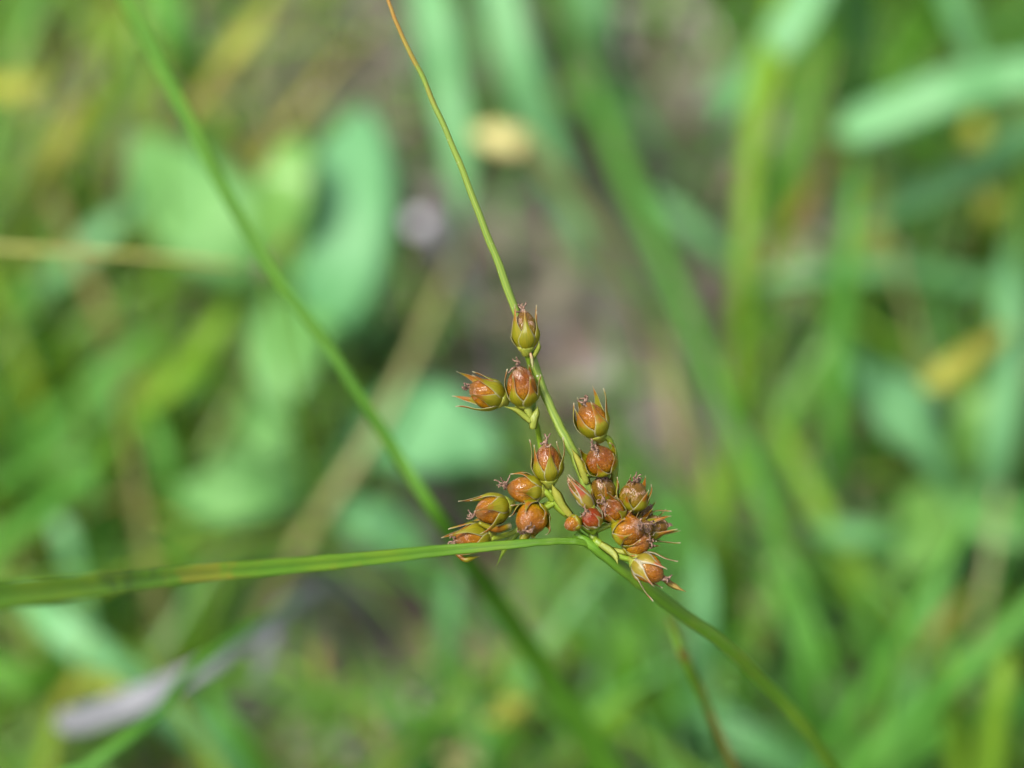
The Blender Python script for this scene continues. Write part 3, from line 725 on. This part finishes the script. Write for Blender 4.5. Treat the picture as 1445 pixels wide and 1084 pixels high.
culm_base = at(1175, 1084, 29.3)
root_p = Vector((culm_base.x + 1.5, culm_base.y - 1.0, -0.5))
rush = empty('rush_plant', root_p)
tag(rush, 'slender rush in sharp focus with a cluster of amber fruit capsules and long thin bracts', 'rush')

def pline(pts, n):
    """(px, py, depth offset towards camera cm, radius or width px) -> positions, widths in cm"""
    P = []
    for px, py, dz, wpx in pts:
        p = at(px, py, FOC - dz); P.append((p.x, p.y, p.z, pxw(wpx, p)))
    Q = spline(P, n)
    if n >= 60:     # small kinks and swellings of a real stalk
        for i, q in enumerate(Q):
            k = i * 0.55 + len(pts) * 3.1
            q[3] *= 1 + 0.10 * noise.noise(Vector((k, 0.5, 2)))
            q[0] += 0.010 * noise.noise(Vector((k * 0.6, 4, 1))); q[2] += 0.010 * noise.noise(Vector((k * 0.6, 1, 7)))
    return [Vector(q[:3]) for q in Q], [max(q[3], 0.002) for q in Q]

# culm: from the node down to the soil
P, W = pline([(812, 752, 0.0, 13), (832, 768, 0.0, 15), (852, 781, -0.1, 18), (886, 808, -0.3, 19), (922, 836, -0.65, 19), (962, 866, -1.05, 19), (1020, 908, -1.6, 19), (1090, 975, -2.7, 19), (1140, 1032, -3.5, 19), (1175, 1084, -4.3, 19)], 60)
e = P[-1]
T = (P[-1] - P[-3]).normalized()
ext = spline([tuple(P[-1]), tuple(P[-1] + T * 3 + Vector((0, 0, -1.5))), tuple(Vector((root_p.x, root_p.y, 7))), tuple(root_p)], 20)
P += [Vector(q) for q in ext[1:]]; W += [W[-1]] * 20
mb = MB(); mb.tube(P, [x / 2 for x in W], 16, 0.05, 8); mb.build('culm', M_CULM, rush, root_p)

# upper thin bract (tip first), to the node
P, W = pline([(538, -35, 0.3, 3), (548, 0, 0.3, 5.5), (566, 48, 0.28, 6.5), (602, 122, 0.22, 8), (645, 222, 0.16, 9.5), (685, 325, 0.1, 11), (722, 423, 0.04, 12.5), (745, 487, -0.05, 13), (766, 548, -0.1, 13.5), (790, 602, -0.08, 14), (812, 645, -0.05, 16), (829, 690, -0.06, 17), (836, 730, -0.08, 16), (838, 764, -0.05, 14)], 90)
mb = MB(); mb.tube(P, [x / 2 for x in W], 14, 0.07, 5, flat=0.8); mb.build('upper_bract', M_BRACT, rush, root_p)

# long left leaf-bract, coming towards the camera at the left edge
P, W = pline([(-140, 853, 4.0, 50), (0, 841, 3.3, 46), (120, 829, 2.6, 39), (260, 812, 1.7, 30), (400, 800, 1.15, 26), (520, 789, 0.75, 22), (620, 778, 0.45, 18), (700, 771, 0.30, 15), (760, 765.5, 0.2, 12), (800, 764, 0.1, 11), (826, 767, 0.03, 11), (846, 777, -0.08, 10), (868, 793, -0.2, 9)], 90)
mb = MB(); mb.blade(P, [x * 0.9 for x in W], 0.05, 0.55, Vector((0, -0.5, 0.85)), across=(-1, -.75, -.5, -.25, 0, .25, .5, .75, 1)); lf = mb.build('long_bract', M_LEAF, rush, root_p)
def stalk(pts, mat=M_STEM, name='branch', n=16, sides=10):
    P, W = pline(pts, n)
    mb = MB(); mb.tube(P, [x / 2 for x in W], sides, 0.06, 5)
    return mb.build(name, mat, rush, root_p)

# branches, left system
stalk([(838, 752, -0.05, 13), (815, 735, -0.05, 12), (796, 722, -0.02, 12), (782, 708, 0, 12), (777, 695, 0, 10), (775, 684, 0.0, 8)])
stalk([(781, 706, 0, 8), (770, 660, -0.22, 8), (762, 625, -0.2, 8), (758, 602, -0.08, 8), (752, 590, 0, 9)])
stalk([(752, 592, 0, 9), (747, 585, 0.02, 11), (744, 576, 0.02, 13)], M_PALE)
stalk([(752, 590, -0.08, 7), (753, 560, -0.22, 7), (750, 530, -0.18, 8), (747, 510, -0.05, 9), (744, 498, 0, 12)])
stalk([(749, 588, 0, 7), (738, 581, 0, 8), (726, 575, 0, 9)], M_PALE)
stalk([(780, 706, 0.02, 9), (773, 697, 0.05, 9), (765, 692, 0.05, 9)])
stalk([(780, 710, 0.0, 9), (750, 718, -0.12, 8), (728, 716, -0.1, 8), (722, 715, -0.04, 8)])
stalk([(782, 710, 0.03, 8), (772, 716, 0.0, 9), (764, 722, 0.0, 9)])
stalk([(770, 716, -0.05, 7), (735, 745, -0.12, 7), (710, 756, -0.1, 8), (692, 760, -0.02, 9)])
# right system
stalk([(836, 742, -0.08, 12), (856, 722, -0.14, 11), (864, 695, -0.12, 9), (868, 672, -0.1, 9), (862, 655, -0.05, 8)])
stalk([(868, 675, -0.12, 8), (868, 645, -0.16, 8), (860, 622, -0.06, 9), (853, 616, -0.02, 9)])
stalk([(826, 668, -0.02, 13), (845, 668, -0.10, 12), (860, 672, -0.12, 9)])
stalk([(838, 762, -0.02, 13), (858, 775, 0.02, 11), (872, 784, 0.04, 10), (890, 790, 0.04, 8), (900, 795, 0.03, 9)])
stalk([(842, 748, 0, 9), (868, 738, 0.03, 9), (880, 745, 0.05, 8)])
stalk([(836, 752, 0, 8), (842, 744, 0.12, 8), (840, 736, 0.15, 8)])
stalk([(836, 752, 0, 6), (822, 742, 0.1, 6), (814, 738, 0.14, 6)])
stalk([(868, 735, -0.08, 8), (890, 725, -0.1, 8), (894, 716, -0.08, 8)])
stalk([(870, 745, -0.15, 8), (900, 745, -0.25, 7), (912, 745, -0.25, 7)])
stalk([(848, 735, 0.02, 8), (858, 730, 0.08, 8), (862, 728, 0.1, 8)])
stalk([(858, 705, -0.12, 8), (855, 700, -0.16, 8)], n=6)

# sheath at the nodes: pale papery bracts
def scale(pts, mat=M_PAPER, name='bracteole', fold=0.5, fc=None, thick=0.012):
    P, W = pline(pts, 14)
    for i in range(len(W)):
        t = i / 14; W[i] *= max(0.05, min(1, (t * 3.2)) ** 0.8)
    mb = MB(); mb.blade(P, W, thick, fold, fc or Vector((0, -0.8, 0.6)).normalized())
    return mb.build(name, mat, rush, root_p)
scale([(778, 682, 0.08, 6), (785, 698, 0.07, 15), (793, 714, 0.05, 14), (806, 730, 0.02, 11)], M_PALE, fold=-0.5)
scale([(759, 572, 0.04, 4), (757, 583, 0.05, 11), (753, 593, 0.06, 14), (752, 606, 0.04, 10)], M_PALE, fold=-0.5)
scale([(712, 574, 0.10, 5), (728, 579, 0.08, 8), (740, 588, 0.06, 10), (749, 596, 0.05, 8)], M_PALE, fold=-0.5)
scale([(761, 480, 0.06, 3), (760, 490, 0.05, 7), (756, 498, 0.02, 8), (750, 508, 0.0, 7)], M_PALE, fold=-0.5)
scale([(752, 522, 0.10, 3), (751, 512, 0.08, 5), (750, 505, 0.06, 5), (748, 498, 0.04, 4)], M_PAPER, fold=-0.4)
scale([(806, 632, 0.06, 4), (813, 645, 0.05, 9), (820, 660, 0.04, 12), (828, 684, 0.0, 12)], M_PALE, fold=-0.5)
scale([(872, 797, 0.12, 4), (868, 785, 0.1, 10), (858, 776, 0.08, 13), (846, 768, 0.06, 10)], M_PALE, fold=-0.5)
scale([(900, 783, 0.12, 4), (888, 781, 0.1, 8), (875, 779, 0.08, 9), (862, 776, 0.06, 8)], M_PALE, fold=-0.5)
scale([(968, 835, 0.06, 4), (956, 830, 0.06, 8), (945, 824, 0.02, 9), (930, 812, -0.04, 8), (905, 800, -0.08, 7)], G['rust'], 'bract_tip', fold=-0.5, thick=0.03)
scale([(677, 785, -0.1, 3), (664, 789, -0.05, 8), (655, 790, -0.05, 8), (640, 778, -0.1, 5)][::1], TEP['g'], 'bracteole', fold=-0.4)
scale([(690, 745, 0.1, 3), (675, 738, 0.12, 6), (700, 748, 0.1, 10), (722, 742, 0.02, 9)], TEP['g'], 'bracteole', fold=-0.4)
scale([(733, 775, 0.0, 3), (738, 762, 0.0, 12), (745, 752, 0.0, 14), (760, 735, -0.02, 9)], TEP['g'], 'bracteole', fold=-0.4)
scale([(756, 760, 0.18, 3), (752, 756, 0.16, 7), (758, 748, 0.12, 10), (766, 735, 0.05, 8)], TEP['g'], 'bracteole', fold=-0.4)
scale([(700, 800, -0.3, 3), (715, 770, -0.2, 10), (730, 750, -0.15, 12), (745, 735, -0.1, 9)], M_STEM, 'bracteole', fold=-0.4)

def rnd(a, b): return random.uniform(a, b)
def capsule_mesh(Lc, Rc, seed, sq=1.0):
    """ovoid three-sided capsule, z from 0 to Lc"""
    nu, nv = 30, 22; mb = MB()
    for j in range(nv + 1):
        t = j / nv
        r = Rc * (math.sin(math.pi * min(1, t ** 0.92 * 0.97 + 0.03)) ** 0.62)
        if t > 0.93: r = max(r * (1 - (t - 0.93) * 6), 0.10 * Rc * (1.3 - t))
        z = Lc * t
        if j == 0: r = Rc * 0.18
        for i in range(nu):
            a = 2 * math.pi * i / nu
            k = 1 + 0.045 * math.cos(3 * a) * math.sin(math.pi * t) - 0.035 * math.exp(-((math.cos(1.5 * a + math.pi / 2)) / 0.12) ** 2) * math.sin(math.pi * t)
            q = Vector((math.cos(a) * r * 9, math.sin(a) * r * 9, z * 9 + seed * 7.3))
            k += 0.035 * noise.noise(q) + 0.02 * noise.noise(q * 2.7) * t
            mb.v.append((math.cos(a) * r * k, math.sin(a) * r * k, z))
    for j in range(nv):
        for i in range(nu):
            a = j * nu + i; b = j * nu + (i + 1) % nu
            mb.face((a, b, b + nu, a + nu), [(i / nu, j / nv), ((i + 1) / nu, j / nv), ((i + 1) / nu, (j + 1) / nv), (i / nu, (j + 1) / nv)])
    mb.face(tuple(reversed(range(nu))), [(0.5, 0)] * nu)
    mb.face(tuple(range(nv * nu, nv * nu + nu)), [(0.5, 1)] * nu)
    return mb

def tepal_mesh(Lt, Rc, Lc, phi, wmax, rtip, bend, inner, seed):
    nu, nv = 6, 14; th = 0.0035; mb = MB()
    out = []
    for side in (1, 0):
        for j in range(nv + 1):
            v = j / nv
            rise = math.sin(min(v / 0.42, 1) * math.pi / 2) ** 0.7
            r = Rc * (1.08 + (0.0 if inner else 0.07)) * rise
            r = max(r, Rc * 0.16)
            if v > 0.42:
                s = (v - 0.42) / 0.58
                r = r * (1 - s) + rtip * Rc * s + bend * Rc * math.sin(math.pi * s) * 0.5 + 0.05 * Rc * math.sin(s * 5 + seed)
            z = Lt * (v * 0.97 + 0.0) - 0.02 * Lt
            hw = wmax * Rc * (min(1, v / 0.22) ** 0.6 * (0.62 + 0.38 * math.sin(math.pi * min(1, v / 0.6)))) * max(0.0, 1 - max(0, (v - 0.34) / 0.66)) ** 1.25 + 0.012 * Rc
            rc = max(r, 0.75 * Rc)
            for i in range(nu + 1):
                x = i / nu * 2 - 1
                da = x * hw / rc
                rr = r - (rc - rc * math.cos(da)) * (1.15 if v > .45 else 1.0) + 0.05 * Rc * (1 - abs(x)) - side * 0 - (0 if side else th)
                # small waviness at the margins
                rr += 0.03 * Rc * math.sin(9 * v + seed * 2 + x * 2) * abs(x)
                sx = rc * math.sin(da)
                ca, sa = math.cos(phi), math.sin(phi)
                mb.v.append((ca * rr - sa * sx, sa * rr + ca * sx, z))
    row = nu + 1; off = row * (nv + 1)
    for j in range(nv):
        for i in range(nu):
            a = j * row + i
            uvs = [(i / nu, j / nv), ((i + 1) / nu, j / nv), ((i + 1) / nu, (j + 1) / nv), (i / nu, (j + 1) / nv)]
            mb.face((a, a + 1, a + row + 1, a + row), uvs)
            mb.face((off + a, off + a + row, off + a + row + 1, off + a + 1), [uvs[0], uvs[3], uvs[2], uvs[1]])
        for i, fl in ((0, 0), (nu, 1)):
            a = j * row + i; q = (a, a + row, off + a + row, off + a) if not fl else (a + row, a, off + a, off + a + row)
            u_ = i / nu
            mb.face(q, [(u_, j / nv), (u_, (j + 1) / nv), (u_, (j + 1) / nv), (u_, j / nv)])
    for j in (0, nv):
        for i in range(nu):
            a = j * row + i
            mb.face((a, off + a, off + a + 1, a + 1) if j == 0 else (a + 1, off + a + 1, off + a, a), [(i / nu, j / nv)] * 4)
    return mb

def stigma_mesh(Lc, Rc, size, seed):
    rg = random.Random(seed); mb = MB()
    for k in range(5):
        p = Vector((0, 0, Lc * 0.965)); d = Vector((rg.gauss(0, .5), rg.gauss(0, .5), 1)).normalized()
        pts = [p.copy()]
        for i in range(11):
            d = (d + Vector((rg.gauss(0, .55), rg.gauss(0, .55), rg.gauss(0.05, .45)))).normalized()
            p = p + d * Rc * 0.085 * size
            pts.append(p.copy())
        mb.tube(pts, [Rc * (0.075 - 0.035 * i / 11) * (1 + 0.4 * rg.random()) for i in range(12)], 5)
    mb.tube([Vector((0, 0, Lc * 0.93)), Vector((0, 0, Lc * 0.98)), Vector((0, 0, Lc * 1.04))], [Rc * 0.14, Rc * 0.09, Rc * 0.05], 7)
    return mb

FN = [0]
def fruit(cx, cy, ang, tilt, L, Wd, dz=0.0, mat='amber', tep='g', tl=1.05, tw=0.72, rt=(0.5, 1.2), roll=None, stig=1.0, ntep=6, label=None, spread=None):
    """capsule centre at photo pixel, axis angle in the picture (90 = up) and tilt towards the lens, length and width px;
    tl tepal length / capsule length; rt range of tip radius"""
    FN[0] += 1; seed = FN[0]; rg = random.Random(seed * 31)
    L *= rg.uniform(0.94, 1.06); Wd *= rg.uniform(0.95, 1.07)
    a = math.radians(ang); tt = math.radians(tilt)
    ax = (R * math.cos(a) + U * math.sin(a)) * math.cos(tt) - F * math.sin(tt)
    c = at(cx, cy, FOC - dz); Lc = pxw(L, c); Rc = pxw(Wd, c) / 2
    base = c - ax * Lc / 2
    q = (-F) - ax * (-F).dot(ax)
    if q.length < 0.05: q = U - ax * U.dot(ax)
    q.normalize(); y = ax.cross(q)
    rl = math.radians(roll if roll is not None else rg.uniform(0, 60))
    x2 = q * math.cos(rl) + y * math.sin(rl); y2 = ax.cross(x2)
    M = Matrix((x2, y2, ax)).transposed().to_4x4(); M.translation = base - root_p
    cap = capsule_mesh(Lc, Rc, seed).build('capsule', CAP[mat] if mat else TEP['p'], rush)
    cap.matrix_local = M
    if label: cap['label'] = label
    for k in range(ntep):
        inner = k % 2
        phi = k * math.pi / 3 + rg.gauss(0, 0.07)
        l = Lc * tl * rg.uniform(0.9, 1.14) * (0.97 if inner else 1.04)
        rt_ = rg.uniform(*rt) * 1.02
        tepal_mesh(l, Rc, Lc, phi, tw * 1.08 * rg.uniform(.85, 1.1), rt_, rg.uniform(-0.1, 0.3), inner, seed + k).build('tepal', TEP[tep], cap)
    if stig:
        stigma_mesh(Lc, Rc, stig, seed * 5).build('stigma', M_STIG, cap)
    # receptacle under the tepals
    mb = MB(); mb.tube([Vector((0, 0, -0.10 * Lc)), Vector((0, 0, 0.0)), Vector((0, 0, 0.06 * Lc)), Vector((0, 0, 0.14 * Lc))], [Rc * .30, Rc * .42, Rc * .62, Rc * .72], 12)
    mb.build('receptacle', M_PALE, cap)
    return cap

# left branch
fruit(741, 467, 93, 5, 64, 38, 0.03, 'olive', 'g', 1.10, 0.72, (0.4, 1.15), 10)
fruit(737, 545, 98, 22, 60, 44, 0.08, 'brown', 'g', 0.85, 0.60, (0.7, 1.25), 25, stig=1.2)
fruit(687, 555, 158, 12, 54, 42, 0.03, 'amber', 'g', 1.2, 0.58, (0.9, 1.8), 40)
fruit(773, 654, 95, 10, 56, 40, 0.06, 'brown', 'g', 1.08, 0.56, (0.7, 1.35), 5)
fruit(741, 691, 172, 8, 54, 38, 0.05, 'amber', 'g', 0.9, 0.5, (0.8, 1.7), 50, stig=1.5)
fruit(695, 719, 195, 15, 56, 42, 0.04, 'amber', 'g', 1.15, 0.55, (0.9, 1.8), 15)
fruit(749, 733, 245, 48, 50, 46, 0.12, 'amber', 'g', 0.8, 0.5, (0.9, 1.5), 30, stig=1.1)
fruit(667, 758, 193, 15, 54, 38, -0.02, 'amber', 'g', 1.1, 0.62, (0.5, 1.3), 30)
# right branch
fruit(836, 593, 112, 15, 58, 42, 0.03, 'amber', 'g', 1.12, 0.58, (0.7, 1.5), 20)
fruit(847, 649, 118, 42, 46, 44, 0.04, 'brown', 'g', 0.95, 0.55, (0.8, 1.4), 40)
fruit(850, 692, 100, 35, 44, 40, -0.10, 'olive', 'g', 0.95, 0.6, (0.6, 1.3), 10, stig=0.7)
fruit(819, 697, 128, 10, 64, 19, 0.14, 'olive', 'p', 1.05, 0.95, (0.1, 0.7), 10, stig=0, label='closed pink and white striped fruit still wrapped in its tepals')
fruit(835, 731, 135, 40, 35, 29, 0.16, 'red', 'p', 0.95, 0.5, (0.9, 1.4), 20, stig=1.1, label='small red capsule')
fruit(808, 739, 205, 25, 28, 22, 0.15, 'amber', 'g', 0.95, 0.9, (0.1, 0.4), 10, stig=0, label='small pinkish bud')
fruit(864, 720, 140, 40, 44, 34, 0.10, 'brown', 'g', 0.9, 0.5, (0.8, 1.4), 15, stig=1.5)
fruit(895, 700, 80, 25, 46, 41, 0.0, 'olive', 'g', 1.0, 0.52, (0.8, 1.5), 30, stig=1.3)
fruit(888, 748, 25, 42, 46, 42, 0.10, 'amber', 'g', 0.9, 0.45, (0.9, 1.6), 10, stig=1.1)
fruit(899, 766, 5, 38, 42, 36, 0.04, 'amber', 'g', 0.9, 0.45, (0.9, 1.5), 40, stig=1.0)
fruit(878, 728, 60, 25, 40, 34, -0.02, 'brown', 'g', 1.0, 0.5, (0.9, 1.6), 20, stig=1.0)
fruit(907, 748, 45, 25, 36, 30, 0.0, 'olive', 'g', 1.0, 0.5, (0.9, 1.5), 50, stig=0.8)
fruit(922, 745, 15, 10, 48, 36, -0.18, 'olive', 'g', 1.15, 0.5, (0.9, 1.6), 30, stig=0.5)
fruit(905, 730, 50, 15, 42, 34, -0.22, 'olive', 'g', 1.1, 0.5, (0.9, 1.5), 0, stig=0.4)
fruit(914, 803, -35, 15, 54, 42, 0.08, 'amber', 'p', 1.15, 0.5, (0.9, 1.9), 25, stig=1.0)
